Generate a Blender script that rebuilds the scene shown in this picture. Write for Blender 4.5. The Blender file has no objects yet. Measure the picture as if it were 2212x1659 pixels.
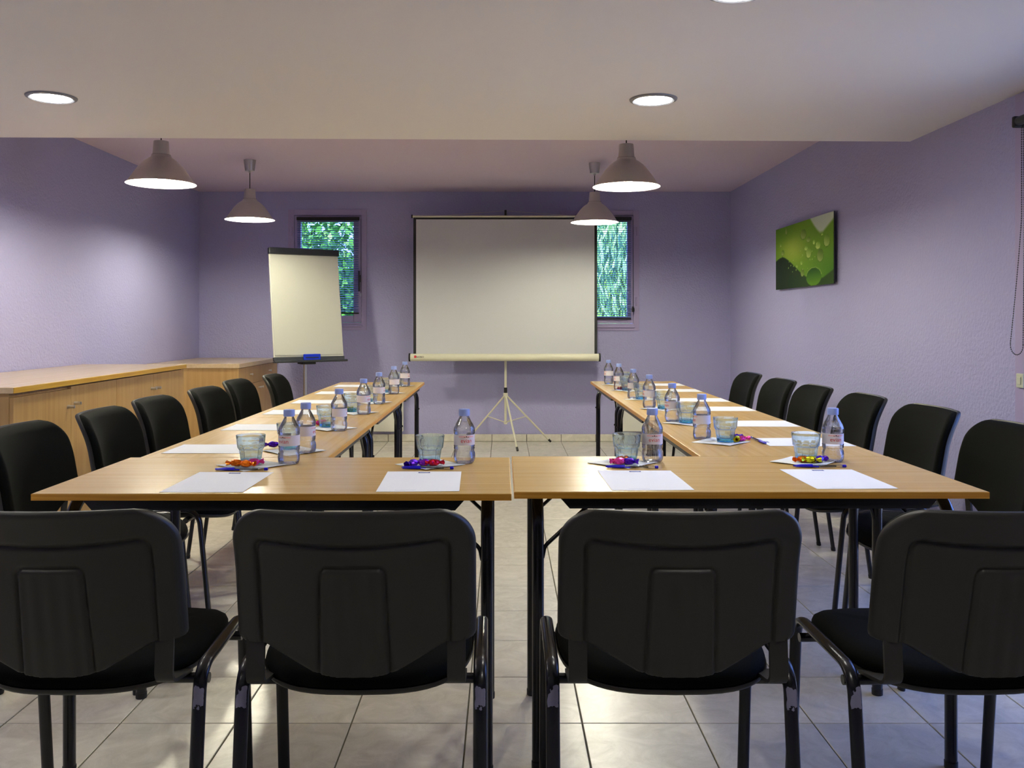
import bpy, bmesh, math, random
from mathutils import Vector, Matrix
random.seed(7)
S = bpy.context.scene
C = S.collection
PI = math.pi
# ------------------------------------------------------------------ camera, world, sun, exposure
F, CX, HY, CH = 1925.0, 1086.0, 694.0, 1.16          # focal length and vanishing point in photo pixels, eye height
cam = bpy.data.cameras.new('camera'); camo = bpy.data.objects.new('camera', cam); C.objects.link(camo)
camo.location = (0, 0, CH); camo.rotation_euler = (PI/2, 0, 0)
cam.sensor_width = 36; cam.lens = F/2212*36
cam.shift_x = (1106-CX)/2212; cam.shift_y = -(829.5-HY)/2212
cam.clip_start = 0.05; cam.clip_end = 200
S.camera = camo
W = bpy.data.worlds.new('sky'); S.world = W; W.use_nodes = True
bg = W.node_tree.nodes['Background']; bg.inputs[0].default_value = (0.20, 0.34, 1.0, 1); bg.inputs[1].default_value = 3.0
sun = bpy.data.lights.new('sun', 'SUN'); sun.energy = 9.0; sun.angle = 0.01; sun.color = (1, .93, .75)
suno = bpy.data.objects.new('sun', sun); C.objects.link(suno)
suno.rotation_euler = Vector((.45, .45, -.75)).to_track_quat('-Z', 'Y').to_euler()
S.view_settings.view_transform = 'Standard'; S.view_settings.look = 'None'
S.view_settings.exposure = 1.30; S.view_settings.gamma = 1.0; S.view_settings.use_curve_mapping = False
S.cycles.use_denoising = True
S.cycles.max_bounces = 16; S.cycles.diffuse_bounces = 5; S.cycles.transmission_bounces = 16; S.cycles.transparent_max_bounces = 16
S.cycles.caustics_reflective = False; S.cycles.caustics_refractive = False
S.cycles.sample_clamp_indirect = 6.0
BULB = 290.0; DOWN = 52.0                                # radiance of the pendant bulbs and of the downlight diffusers
LAMPCOL = (1.0, .955, .73)

# ------------------------------------------------------------------ helpers
def at(px, py, D):
    return Vector(((px-CX)*D/F, D, CH-(py-HY)*D/F))
def table_y(py, h=.43): return F*h/(py-HY)
class MB:
    def __init__(s): s.v = []; s.f = []
    def add(s, vs, fs):
        o = len(s.v); s.v += [tuple(v) for v in vs]; s.f += [tuple(i+o for i in f) for f in fs]; return s
    def box(s, x0, x1, y0, y1, z0, z1, b=0.0):
        if b <= 0:
            return s.add([(x0,y0,z0),(x1,y0,z0),(x1,y1,z0),(x0,y1,z0),(x0,y0,z1),(x1,y0,z1),(x1,y1,z1),(x0,y1,z1)],
                  [(0,3,2,1),(4,5,6,7),(0,1,5,4),(1,2,6,5),(2,3,7,6),(3,0,4,7)])
        bm = bmesh.new(); bmesh.ops.create_cube(bm, size=1)
        for v in bm.verts: v.co = ((x0+x1)/2+v.co.x*(x1-x0), (y0+y1)/2+v.co.y*(y1-y0), (z0+z1)/2+v.co.z*(z1-z0))
        bmesh.ops.bevel(bm, geom=list(bm.edges), offset=b, segments=2, affect='EDGES', profile=.5)
        bm.verts.index_update()
        s.add([v.co[:] for v in bm.verts], [[v.index for v in f.verts] for f in bm.faces]); bm.free(); return s
    def lathe(s, prof, n=32, mod=None, c=(0,0,0)):
        o = len(s.v); m = len(prof)
        for (r, z) in prof:
            for k in range(n):
                a = 2*PI*k/n; rr = r*(mod(a, z) if mod else 1)
                s.v.append((c[0]+rr*math.cos(a), c[1]+rr*math.sin(a), c[2]+z))
        for i in range(m-1):
            for k in range(n):
                k2 = (k+1) % n
                s.f.append((o+i*n+k, o+i*n+k2, o+(i+1)*n+k2, o+(i+1)*n+k))
        if prof[0][0] > 1e-6: s.f.append(tuple(o+k for k in reversed(range(n))))
        if prof[-1][0] > 1e-6: s.f.append(tuple(o+(m-1)*n+k for k in range(n)))
        return s
    def tube(s, path, r, n=10, ref=None, r2=None, caps=True):
        """sweep an ellipse (r across ref, r2 the other way) along a path"""
        path = [Vector(p) for p in path]; r2 = r2 or r; o = len(s.v); m = len(path)
        prev = None
        for i, p in enumerate(path):
            t = (path[min(i+1, m-1)]-path[max(i-1, 0)]).normalized()
            if ref is not None: b = Vector(ref)
            else:
                b = prev if prev is not None else (Vector((0,0,1)) if abs(t.z) < .9 else Vector((1,0,0)))
            b = (b-t*b.dot(t)).normalized(); nrm = t.cross(b); prev = b
            for k in range(n):
                a = 2*PI*k/n; q = p+b*(r*math.cos(a))+nrm*(r2*math.sin(a)); s.v.append(q[:])
        for i in range(m-1):
            for k in range(n):
                k2 = (k+1) % n
                s.f.append((o+i*n+k, o+i*n+k2, o+(i+1)*n+k2, o+(i+1)*n+k))
        if caps:
            s.f.append(tuple(o+k for k in reversed(range(n)))); s.f.append(tuple(o+(m-1)*n+k for k in range(n)))
        return s
    def ribbon(s, path, width, thick, ref):
        """flat strip of rectangular section along a path; ref is the width direction"""
        path = [Vector(p) for p in path]; o = len(s.v); m = len(path); ref = Vector(ref)
        for i, p in enumerate(path):
            t = (path[min(i+1, m-1)]-path[max(i-1, 0)]).normalized(); nrm = t.cross(ref).normalized()
            for a, b in ((-1,-1),(1,-1),(1,1),(-1,1)): s.v.append((p+ref*(a*width/2)+nrm*(b*thick/2))[:])
        for i in range(m-1):
            for k in range(4):
                k2 = (k+1) % 4; s.f.append((o+i*4+k, o+i*4+k2, o+(i+1)*4+k2, o+(i+1)*4+k))
        s.f.append((o+3,o+2,o+1,o)); s.f.append(tuple(o+(m-1)*4+k for k in range(4))); return s
    def grid(s, P):
        o = len(s.v); n, m = len(P), len(P[0])
        for row in P: s.v += [tuple(p) for p in row]
        for i in range(n-1):
            for j in range(m-1): s.f.append((o+i*m+j, o+i*m+j+1, o+(i+1)*m+j+1, o+(i+1)*m+j))
        return s
    def mesh(s, name, mat, smooth=None):
        me = bpy.data.meshes.new(name); me.from_pydata(s.v, [], s.f)
        bm = bmesh.new(); bm.from_mesh(me); bmesh.ops.recalc_face_normals(bm, faces=bm.faces); bm.to_mesh(me); bm.free()
        if mat: me.materials.append(mat)
        if smooth is not None:
            me.polygons.foreach_set('use_smooth', [True]*len(me.polygons)); me.set_sharp_from_angle(angle=math.radians(smooth))
        me.update(); return me
    def build(s, name, mat, parent=None, smooth=None):
        return ob(name, s.mesh(name, mat, smooth), parent)
def ob(name, data, parent=None):
    o = bpy.data.objects.new(name, data); C.objects.link(o)
    if parent is not None: o.parent = parent
    return o
def tag(o, label=None, cat=None, group=None, kind=None):
    if label: o['label'] = label
    if cat: o['category'] = cat
    if group: o['group'] = group
    if kind: o['kind'] = kind
    return o
def thing(name, label, cat, loc=(0,0,0), rz=0.0, group=None):
    o = ob(name, None); o.location = loc; o.rotation_euler = (0, 0, rz); o.empty_display_size = .05
    return tag(o, label, cat, group)
def copy_tree(o, loc=None, rz=None, label=None, parent=None):
    c = o.copy(); C.objects.link(c); c.parent = parent
    if loc is not None: c.location = loc
    if rz is not None: c.rotation_euler = (0, 0, rz)
    if label: c['label'] = label
    for ch in list(o.children): copy_tree(ch, parent=c)
    return c
def placed(proto, state, loc, rz, label):
    if not state.get('used'):
        state['used'] = True; proto.location = loc; proto.rotation_euler = (0, 0, rz); proto['label'] = label; return proto
    return copy_tree(proto, loc, rz, label)
def fillet(pts, r, n=7):
    pts = [Vector(p) for p in pts]; out = [pts[0]]
    rs = r if isinstance(r, (list, tuple)) else [r]*(len(pts)-2)
    for i in range(1, len(pts)-1):
        a, b, c = pts[i-1], pts[i], pts[i+1]; u = (a-b).normalized(); v = (c-b).normalized()
        ang = u.angle(v); d = rs[i-1]/math.tan(ang/2)
        p0 = b+u*d; p1 = b+v*d; cen = b+(u+v).normalized()*(rs[i-1]/math.sin(ang/2))
        e0 = p0-cen; e1 = p1-cen; w = e0.angle(e1)
        for k in range(n+1):
            t = k/n; out.append(cen+(e0*math.sin((1-t)*w)+e1*math.sin(t*w))/math.sin(w))
    out.append(pts[-1]); return out
def text_mesh(txt, size):
    cu = bpy.data.curves.new('lettering', 'FONT'); cu.body = txt; cu.size = size; cu.align_x = 'CENTER'; cu.align_y = 'CENTER'; cu.resolution_u = 3
    o = bpy.data.objects.new('lettering', cu); C.objects.link(o); bpy.context.view_layer.update()
    me = bpy.data.meshes.new_from_object(o.evaluated_get(bpy.context.evaluated_depsgraph_get()))
    bpy.data.objects.remove(o); bpy.data.curves.remove(cu); return me

# ------------------------------------------------------------------ materials
def srgb(r, g, b):
    f = lambda c: (c/255/12.92) if c/255 <= .04045 else ((c/255+.055)/1.055)**2.4
    return (f(r), f(g), f(b))
def mat(name, col, rough=.5, metal=0.0, spec=.5, bump=None, noise=None, emit=None, trans=0.0, ior=1.45, sheen=0.0, coat=0.0):
    m = bpy.data.materials.new(name); m.use_nodes = True; nt = m.node_tree; b = nt.nodes['Principled BSDF']
    b.inputs['Base Color'].default_value = (*col, 1); b.inputs['Roughness'].default_value = rough
    b.inputs['Metallic'].default_value = metal; b.inputs['Specular IOR Level'].default_value = spec
    b.inputs['IOR'].default_value = ior
    if trans: b.inputs['Transmission Weight'].default_value = trans
    if sheen: b.inputs['Sheen Weight'].default_value = sheen; b.inputs['Sheen Roughness'].default_value = .4
    if coat: b.inputs['Coat Weight'].default_value = coat; b.inputs['Coat Roughness'].default_value = .1
    if emit: b.inputs['Emission Color'].default_value = (*emit[0], 1); b.inputs['Emission Strength'].default_value = emit[1]
    tc = None
    if bump or noise: tc = nt.nodes.new('ShaderNodeTexCoord')
    if noise:                                            # (scale vector, colour 2, detail)
        mp = nt.nodes.new('ShaderNodeMapping'); mp.inputs['Scale'].default_value = noise[0]
        nz = nt.nodes.new('ShaderNodeTexNoise'); nz.inputs['Scale'].default_value = 1.0; nz.inputs['Detail'].default_value = noise[2]
        rp = nt.nodes.new('ShaderNodeMapRange'); rp.inputs[1].default_value = .32; rp.inputs[2].default_value = .68
        mx = nt.nodes.new('ShaderNodeMix'); mx.data_type = 'RGBA'
        mx.inputs[6].default_value = (*col, 1); mx.inputs[7].default_value = (*noise[1], 1)
        nt.links.new(tc.outputs['Object'], mp.inputs[0]); nt.links.new(mp.outputs[0], nz.inputs['Vector'])
        nt.links.new(nz.outputs[0], rp.inputs[0]); nt.links.new(rp.outputs[0], mx.inputs[0]); nt.links.new(mx.outputs[2], b.inputs['Base Color'])
    if bump:                                             # (scale, strength, distance)
        nb = nt.nodes.new('ShaderNodeTexNoise'); nb.inputs['Scale'].default_value = bump[0]; nb.inputs['Detail'].default_value = 3
        bp = nt.nodes.new('ShaderNodeBump'); bp.inputs['Strength'].default_value = bump[1]; bp.inputs['Distance'].default_value = bump[2]
        nt.links.new(tc.outputs['Object'], nb.inputs['Vector']); nt.links.new(nb.outputs[0], bp.inputs['Height']); nt.links.new(bp.outputs[0], b.inputs['Normal'])
    return m
M = {}
M['wall'] = mat('lavender_plaster', srgb(167, 165, 204), .6, spec=.35, bump=(62, .8, .007))
M['frame'] = mat('lavender_paint', srgb(166, 155, 192), .5)
M['ceil'] = mat('white_ceiling', srgb(233, 231, 230), .6, bump=(90, .15, .002))
M['ceil2'] = mat('pale_lilac_ceiling', srgb(203, 186, 205), .7, bump=(75, .3, .004))
M['grout'] = mat('grey_grout', srgb(92, 88, 72), .85)
M['beech'] = mat('beech_laminate', srgb(211, 176, 108), .27, noise=((1.6, 55, 55), srgb(195, 156, 86), 5), bump=(260, .04, .001))
M['beech_edge'] = mat('beech_edge_band', srgb(226, 168, 66), .35, noise=((3, 60, 160), srgb(204, 140, 44), 4))
M['oak'] = mat('sideboard_wood', srgb(188, 152, 98), .38, noise=((40, 40, 1.6), srgb(173, 135, 82), 5))
M['oak_top'] = mat('sideboard_top', srgb(208, 184, 148), .2, noise=((45, 2, 40), srgb(198, 172, 134), 5))
M['oak_edge'] = mat('sideboard_edge', srgb(206, 164, 66), .3, noise=((3, 3, 90), srgb(188, 140, 44), 4))
M['plastic'] = mat('black_plastic', (.026, .025, .021), .45, spec=.4, bump=(900, .12, .0006))
M['fabric'] = mat('black_fabric', (.0034, .0038, .0030), .85, spec=.10, bump=(1200, .25, .0006))
M['black_metal'] = mat('black_lacquered_steel', (.008, .008, .010), .22, spec=.5)
M['rail'] = mat('dark_steel_rail', (.014, .014, .016), .38, spec=.5)
M['steel'] = mat('brushed_steel', (.60, .61, .64), .32, metal=1.0)
M['alu'] = mat('brushed_aluminium', (.56, .55, .52), .34, metal=1.0)
M['cream'] = mat('cream_lacquer', srgb(214, 212, 188), .35)
M['screen'] = mat('projection_fabric', srgb(195, 197, 200), .85, spec=.1)
M['black'] = mat('matt_black', (.012, .012, .013), .6)
M['white'] = mat('white_paper', srgb(236, 239, 245), .8, spec=.2)
M['tissue'] = mat('white_tissue', srgb(232, 237, 240), .9, spec=.1, bump=(400, .3, .001))
M['pad'] = mat('flipchart_paper', srgb(194, 194, 184), .8, spec=.2)
M['darkgrey'] = mat('dark_grey_plastic', (.02, .023, .03), .4)
M['blue'] = mat('blue_plastic', srgb(12, 48, 190), .35)
M['cap'] = mat('pale_blue_cap', srgb(148, 168, 228), .4)
M['penblue'] = mat('royal_blue_plastic', srgb(26, 14, 200), .25)
M['navy'] = mat('navy_print', srgb(42, 52, 128), .7)
M['greyblue'] = mat('grey_blue_print', srgb(150, 162, 200), .7)
M['red'] = mat('red_print', srgb(205, 50, 62), .6)
M['label'] = mat('white_label_film', srgb(226, 222, 230), .4)
M['pink'] = mat('pink_print', srgb(240, 190, 192), .5)
M['heater'] = mat('white_enamel', srgb(222, 221, 208), .4)
M['ring'] = mat('grey_enamel', srgb(128, 130, 136), .4)
M['switch'] = mat('cream_switch', srgb(196, 200, 176), .4)
M['slat'] = mat('blue_grey_slat', srgb(118, 142, 190), .32, spec=.5)
M['bark'] = mat('bark', srgb(70, 58, 44), .9)
M['bounce_grey'] = mat('pale_bounce_grey', srgb(176, 172, 164), .9, noise=((.8, .8, .8), srgb(160, 156, 148), 4))  # grey picked for a neutral bounce onto the lowered ceiling
M['lawn'] = mat('lawn_grass', srgb(80, 112, 48), .95)
for k, c in (('leaf', (66, 128, 40)), ('leaf2', (112, 168, 62)), ('willow', (116, 168, 112)), ('hedge', (44, 88, 34))):
    M[k] = mat(k, srgb(*c), .55)
for k, c in (('purple', (88, 30, 190)), ('violet', (150, 40, 200)), ('pinkfoil', (235, 70, 160)), ('redfoil', (205, 20, 50)), ('orange', (240, 120, 15)), ('yellow', (222, 215, 30))):
    M['f_'+k] = mat('foil_'+k, srgb(*c), .25, metal=.75)
def emission(name, col, st):
    m = bpy.data.materials.new(name); m.use_nodes = True; nt = m.node_tree; nt.nodes.clear()
    e = nt.nodes.new('ShaderNodeEmission'); e.inputs[0].default_value = (*col, 1); e.inputs[1].default_value = st
    o = nt.nodes.new('ShaderNodeOutputMaterial'); nt.links.new(e.outputs[0], o.inputs[0]); return m
M['bulb'] = emission('bulb_glow', LAMPCOL, BULB)
M['diffuser'] = emission('downlight_glow', (1.0, .97, .90), DOWN)
M['inner'] = mat('white_enamel_inside', (.88, .88, .86), .5)
def thin(name, tint, gloss=1.0):
    m = bpy.data.materials.new(name); m.use_nodes = True; nt = m.node_tree; nt.nodes.clear()
    t = nt.nodes.new('ShaderNodeBsdfTransparent'); t.inputs[0].default_value = (*tint, 1)
    g = nt.nodes.new('ShaderNodeBsdfGlossy'); g.inputs['Roughness'].default_value = .03; g.inputs[0].default_value = (1, 1, 1, 1)
    fr = nt.nodes.new('ShaderNodeFresnel'); fr.inputs[0].default_value = 1.5
    mul = nt.nodes.new('ShaderNodeMath'); mul.operation = 'MULTIPLY'; mul.inputs[1].default_value = gloss
    mx = nt.nodes.new('ShaderNodeMixShader'); o = nt.nodes.new('ShaderNodeOutputMaterial')
    nt.links.new(fr.outputs[0], mul.inputs[0]); nt.links.new(mul.outputs[0], mx.inputs[0]); nt.links.new(t.outputs[0], mx.inputs[1]); nt.links.new(g.outputs[0], mx.inputs[2]); nt.links.new(mx.outputs[0], o.inputs[0])
    return m
def solid_glass(name, tint, ior, absorb=None, clear=.35):
    m = bpy.data.materials.new(name); m.use_nodes = True; nt = m.node_tree; nt.nodes.clear()
    t = nt.nodes.new('ShaderNodeBsdfTransparent'); t.inputs[0].default_value = (*tint, 1)
    g = nt.nodes.new('ShaderNodeBsdfGlass'); g.inputs['Roughness'].default_value = 0.0; g.inputs['IOR'].default_value = ior; g.inputs[0].default_value = (*tint, 1)
    mx = nt.nodes.new('ShaderNodeMixShader'); mx.inputs[0].default_value = clear; o = nt.nodes.new('ShaderNodeOutputMaterial')
    nt.links.new(g.outputs[0], mx.inputs[1]); nt.links.new(t.outputs[0], mx.inputs[2]); nt.links.new(mx.outputs[0], o.inputs[0])
    if absorb:
        va = nt.nodes.new('ShaderNodeVolumeAbsorption'); va.inputs[0].default_value = (*absorb[0], 1); va.inputs[1].default_value = absorb[1]
        nt.links.new(va.outputs[0], o.inputs[1])
    return m
M['pane'] = thin('window_glass', (.93, .97, .98), .6)
M['pet'] = thin('clear_bottle_plastic', (.975, .98, .99), 1.4)
M['water'] = solid_glass('water', (.985, .99, 1.0), 1.33, clear=.8)
M['glass'] = solid_glass('pale_blue_glass', (.97, .99, 1.0), 1.45, absorb=((.30, .80, 1.0), 55), clear=.2)
M['clearpen'] = thin('clear_pen_plastic', (.9, .9, .93), 1.5)
# floor tile: mottled off-white stoneware with slight variation from tile to tile
def tile_mat():
    m = mat('stoneware_tile', srgb(205, 202, 190), .26, spec=.85)
    nt = m.node_tree; b = nt.nodes['Principled BSDF']; tc = nt.nodes.new('ShaderNodeTexCoord'); oi = nt.nodes.new('ShaderNodeObjectInfo')
    ad = nt.nodes.new('ShaderNodeVectorMath'); ad.operation = 'MULTIPLY_ADD'; ad.inputs[1].default_value = (1, 1, 1)
    cmb = nt.nodes.new('ShaderNodeCombineXYZ'); mu = nt.nodes.new('ShaderNodeMath'); mu.operation = 'MULTIPLY'; mu.inputs[1].default_value = 40
    nt.links.new(oi.outputs['Random'], mu.inputs[0]); nt.links.new(mu.outputs[0], cmb.inputs[0]); nt.links.new(tc.outputs['Object'], ad.inputs[0]); nt.links.new(cmb.outputs[0], ad.inputs[2])
    n1 = nt.nodes.new('ShaderNodeTexNoise'); n1.inputs['Scale'].default_value = 9; n1.inputs['Detail'].default_value = 8; n1.inputs['Roughness'].default_value = .7; n1.inputs['Distortion'].default_value = 1.5
    mr = nt.nodes.new('ShaderNodeMapRange'); mr.inputs[1].default_value = .35; mr.inputs[2].default_value = .65
    mx = nt.nodes.new('ShaderNodeMix'); mx.data_type = 'RGBA'; mx.inputs[6].default_value = (*srgb(206, 202, 186), 1); mx.inputs[7].default_value = (*srgb(227, 223, 208), 1)
    nt.links.new(ad.outputs[0], n1.inputs['Vector']); nt.links.new(n1.outputs[0], mr.inputs[0]); nt.links.new(mr.outputs[0], mx.inputs[0]); nt.links.new(mx.outputs[2], b.inputs['Base Color'])
    n2 = nt.nodes.new('ShaderNodeTexNoise'); n2.inputs['Scale'].default_value = 260; n2.inputs['Detail'].default_value = 2
    bp = nt.nodes.new('ShaderNodeBump'); bp.inputs['Strength'].default_value = .25; bp.inputs['Distance'].default_value = .001
    nt.links.new(ad.outputs[0], n2.inputs['Vector']); nt.links.new(n2.outputs[0], bp.inputs['Height']); nt.links.new(bp.outputs[0], b.inputs['Normal'])
    return m
M['tile'] = tile_mat()
# rear chair legs: lacquer worn through to bare metal just under the bend
def scuffed():
    m = mat('worn_black_lacquer', (.008, .008, .010), .25)
    nt = m.node_tree; b = nt.nodes['Principled BSDF']; tc = nt.nodes.new('ShaderNodeTexCoord'); sp = nt.nodes.new('ShaderNodeSeparateXYZ')
    nz = nt.nodes.new('ShaderNodeTexNoise'); nz.inputs['Scale'].default_value = 60; nz.inputs['Detail'].default_value = 4
    def mth(op, a=None, bb=None):
        n = nt.nodes.new('ShaderNodeMath'); n.operation = op
        for i, x in enumerate((a, bb)):
            if x is None: continue
            if isinstance(x, (int, float)): n.inputs[i].default_value = x
            else: nt.links.new(x, n.inputs[i])
        return n.outputs[0]
    nt.links.new(tc.outputs['Object'], sp.inputs[0]); nt.links.new(tc.outputs['Object'], nz.inputs['Vector'])
    dz = mth('ABSOLUTE', mth('SUBTRACT', sp.outputs[2], .392))
    h = mth('SUBTRACT', mth('MULTIPLY', nz.outputs[0], .05), dz)                 # ragged patch about z = .392
    dx = mth('SUBTRACT', .012, mth('ABSOLUTE', mth('SUBTRACT', mth('ABSOLUTE', sp.outputs[0]), .243)))
    ms = mth('MULTIPLY', mth('GREATER_THAN', h, .0085), mth('GREATER_THAN', mth('ADD', dx, mth('MULTIPLY', nz.outputs[0], .006)), .0045))
    mx = nt.nodes.new('ShaderNodeMix'); mx.data_type = 'RGBA'; mx.inputs[6].default_value = (.008, .008, .010, 1); mx.inputs[7].default_value = (*srgb(132, 130, 152), 1)
    nt.links.new(ms, mx.inputs[0]); nt.links.new(mx.outputs[2], b.inputs['Base Color'])
    return m
M['worn'] = scuffed()

# ------------------------------------------------------------------ room shell
XL, XR, YB, YF = -2.93, 2.198, 8.6, -1.7
ZC, ZS, ZT = 2.411, 2.130, 2.6
def struct(o): o['kind'] = 'structure'; return o
def cells(mb, axis, t0, t1, a0, a1, z0, z1, holes):
    """wall made of blocks around rectangular holes; axis 'x' = wall runs along x, thickness t0..t1"""
    us = sorted({a0, a1, *[h[0] for h in holes], *[h[1] for h in holes]}); zs = sorted({z0, z1, *[h[2] for h in holes], *[h[3] for h in holes]})
    for i in range(len(us)-1):
        for j in range(len(zs)-1):
            cu, cz = (us[i]+us[i+1])/2, (zs[j]+zs[j+1])/2
            if any(h[0] < cu < h[1] and h[2] < cz < h[3] for h in holes): continue
            if axis == 'x': mb.box(us[i], us[i+1], t0, t1, zs[j], zs[j+1])
            else: mb.box(t0, t1, us[i], us[i+1], zs[j], zs[j+1])
    return mb
def win_rect(px0, px1, py0, py1, D=YB):
    a = at(px0, py1, D); b = at(px1, py0, D); return (a.x, b.x, a.z, b.z)
W1 = win_rect(636, 781, 465, 697); W2 = win_rect(1223, 1368, 465, 699)      # clear openings of the two back windows
W3 = (2.30, 3.72, .05, 2.04)
struct(cells(MB(), 'x', YB, YB+.22, XL-.2, XR+.2, -.02, ZT, [W1, W2]).build('wall_back', M['wall']))
struct(MB().box(XL-.2, XL, YF-.2, YB, -.02, ZT).build('wall_left', M['wall']))
struct(cells(MB(), 'y', XR, XR+.22, YF-.2, YB, -.02, ZT, [W3]).build('wall_right', M['wall']))
struct(MB().box(XL, XR, YF-.2, YF, -.02, ZT).build('wall_front', M['wall']))
struct(MB().box(XL, XR, 4.4, YB, ZC, ZC+.2).build('ceiling', M['ceil2']))
e0, e1 = 4.695, 4.81                                     # the lowered ceiling stops at a slightly skewed edge
struct(MB().add([(XL,YF,ZS),(XR,YF,ZS),(XR,e1,ZS),(XL,e0,ZS),(XL,YF,ZT),(XR,YF,ZT),(XR,e1,ZT),(XL,e0,ZT)],
     [(0,3,2,1),(4,5,6,7),(0,1,5,4),(1,2,6,5),(2,3,7,6),(3,0,4,7)]).build('ceiling_lowered', M['ceil']))
floor = struct(MB().box(XL-.2, XR+.2, YF-.2, YB+.2, -.12, -.004).build('floor', M['grout']))
# floor tiles: square stoneware, 1/3 m
T = 1/3; g = .0022
def tile_mesh(w, d, h, b=.0012):
    return MB().add([(-w,-d,-h),(w,-d,-h),(w,d,-h),(-w,d,-h),(-w,-d,-b),(w,-d,-b),(w,d,-b),(-w,d,-b),(-w+b,-d+b,0),(w-b,-d+b,0),(w-b,d-b,0),(-w+b,d-b,0)],
      [(0,1,5,4),(1,2,6,5),(2,3,7,6),(3,0,4,7),(4,5,9,8),(5,6,10,9),(6,7,11,10),(7,4,8,11),(8,9,10,11)]).mesh('tile', M['tile'])
tm = tile_mesh(T/2-g, T/2-g, .006)
spots = []
x0, y0 = -.104-T*9, 2.572-T*13
for i in range(17):
    for j in range(32):
        a, b = x0+i*T, y0+j*T
        xa, xb, ya, yb = max(a, XL), min(a+T, XR), max(b, YF), min(b+T, YB)
        if xb-xa < .02 or yb-ya < .02: continue
        spots.append((xa, xb, ya, yb))
def seen(s):
    D = (s[2]+s[3])/2
    if s[3] < 2.3: return False
    return abs((s[0]+s[1])/2) < .60*s[3]+.2
inview = sorted([s for s in spots if seen(s)], key=lambda s: (s[2], abs(s[0])))[:300]
ins = set(inview)
for s in inview:
    full = (s[1]-s[0] > T-.001 and s[3]-s[2] > T-.001)
    o = ob('tile', tm if full else tile_mesh((s[1]-s[0])/2-g, (s[3]-s[2])/2-g, .006), floor)
    o.location = ((s[0]+s[1])/2, (s[2]+s[3])/2, 0)
mb = MB()
for s in spots:
    if s not in ins: mb.box(s[0]+g, s[1]-g, s[2]+g, s[3]-g, -.006, 0)
tag(mb.build('tile_field', M['tile'], floor), kind='stuff')
# skirting of cut tiles along the back and right walls
bb = struct(MB().box(XL, XR, YB-.008, YB, 0, .068).build('baseboard_back', M['grout']))
k = x0
while k < XR:
    a, b = max(k, XL), min(k+T, XR-.012)
    if b-a > .02:
        MB().box(a+.0025, b-.0025, YB-.014, YB-.007, .003, .072, .0015).build('tile', M['tile'], bb)
    k += T
br = struct(MB().box(XR-.008, XR, 3.86, YB-.015, 0, .068).build('baseboard_right', M['grout']))
k = y0
while k < YB-.02:
    a, b = max(k, 3.86), min(k+T, YB-.018)
    if b-a > .02:
        MB().box(XR-.014, XR-.007, a+.0025, b-.0025, .003, .072, .0015).build('tile', M['tile'], br)
    k += T

# ------------------------------------------------------------------ windows and blinds
def back_window(name, R, glass_px, casing_px, handle_side):
    x0, x1, z0, z1 = R
    cx0, cx1, cz0, cz1 = win_rect(*casing_px)
    w = struct(ob(name, None)); w.location = ((x0+x1)/2, YB, z0); ox, oy, oz = w.location
    def bx(nm, a, b, c, d, e, f, m, bev=.0, parent=None):
        o = MB().box(a-ox, b-ox, c-oy, d-oy, e-oz, f-oz, bev).build(nm, m, parent or w); return o
    # casing boards
    cs = MB()
    for a, b, e, f in ((cx0, x0, cz0, cz1), (x1, cx1, cz0, cz1), (x0, x1, z1, cz1), (x0, x1, cz0, z0)):
        cs.box(a-ox, b-ox, -.012, -.0005, e-oz, f-oz, .002)
    cs.build('casing', M['frame'], w)
    gx0, gx1, gz0, gz1 = win_rect(*glass_px, D=YB+.03)
    # sash
    sm = MB()
    for a, b, e, f in ((x0+.003, gx0, z0+.003, z1-.003), (gx1, x1-.003, z0+.003, z1-.003), (gx0, gx1, gz1, z1-.003), (gx0, gx1, z0+.003, gz0)):
        sm.box(a-ox, b-ox, -.004, .05, e-oz, f-oz, .003)
    sm.build('sash', M['frame'], w)
    bx('pane', gx0-.005, gx1+.005, YB+.024, YB+.03, gz0-.005, gz1+.005, M['pane'])
    bx('sill_bar', x0+.01, x1+.012, YB-.030, YB-.011, z0-.040, z0-.024, M['frame'], .004)
    hx = cx0+.030 if handle_side > 0 else cx1-.030
    for hz in (z1-.20, z0+.17):
        MB().lathe([(.0,0),(.010,0),(.010,.085),(0,.085)], 10, c=(hx-ox, -.018, hz-oz)).build('hinge', M['frame'], w, 40)
    return w
win1 = back_window('window_1', W1, (651, 765, 480, 682), (623, 792, 453, 713), 1)
win2 = back_window('window_2', W2, (1238, 1354, 480, 684), (1210, 1380, 455, 714), -1)
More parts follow.
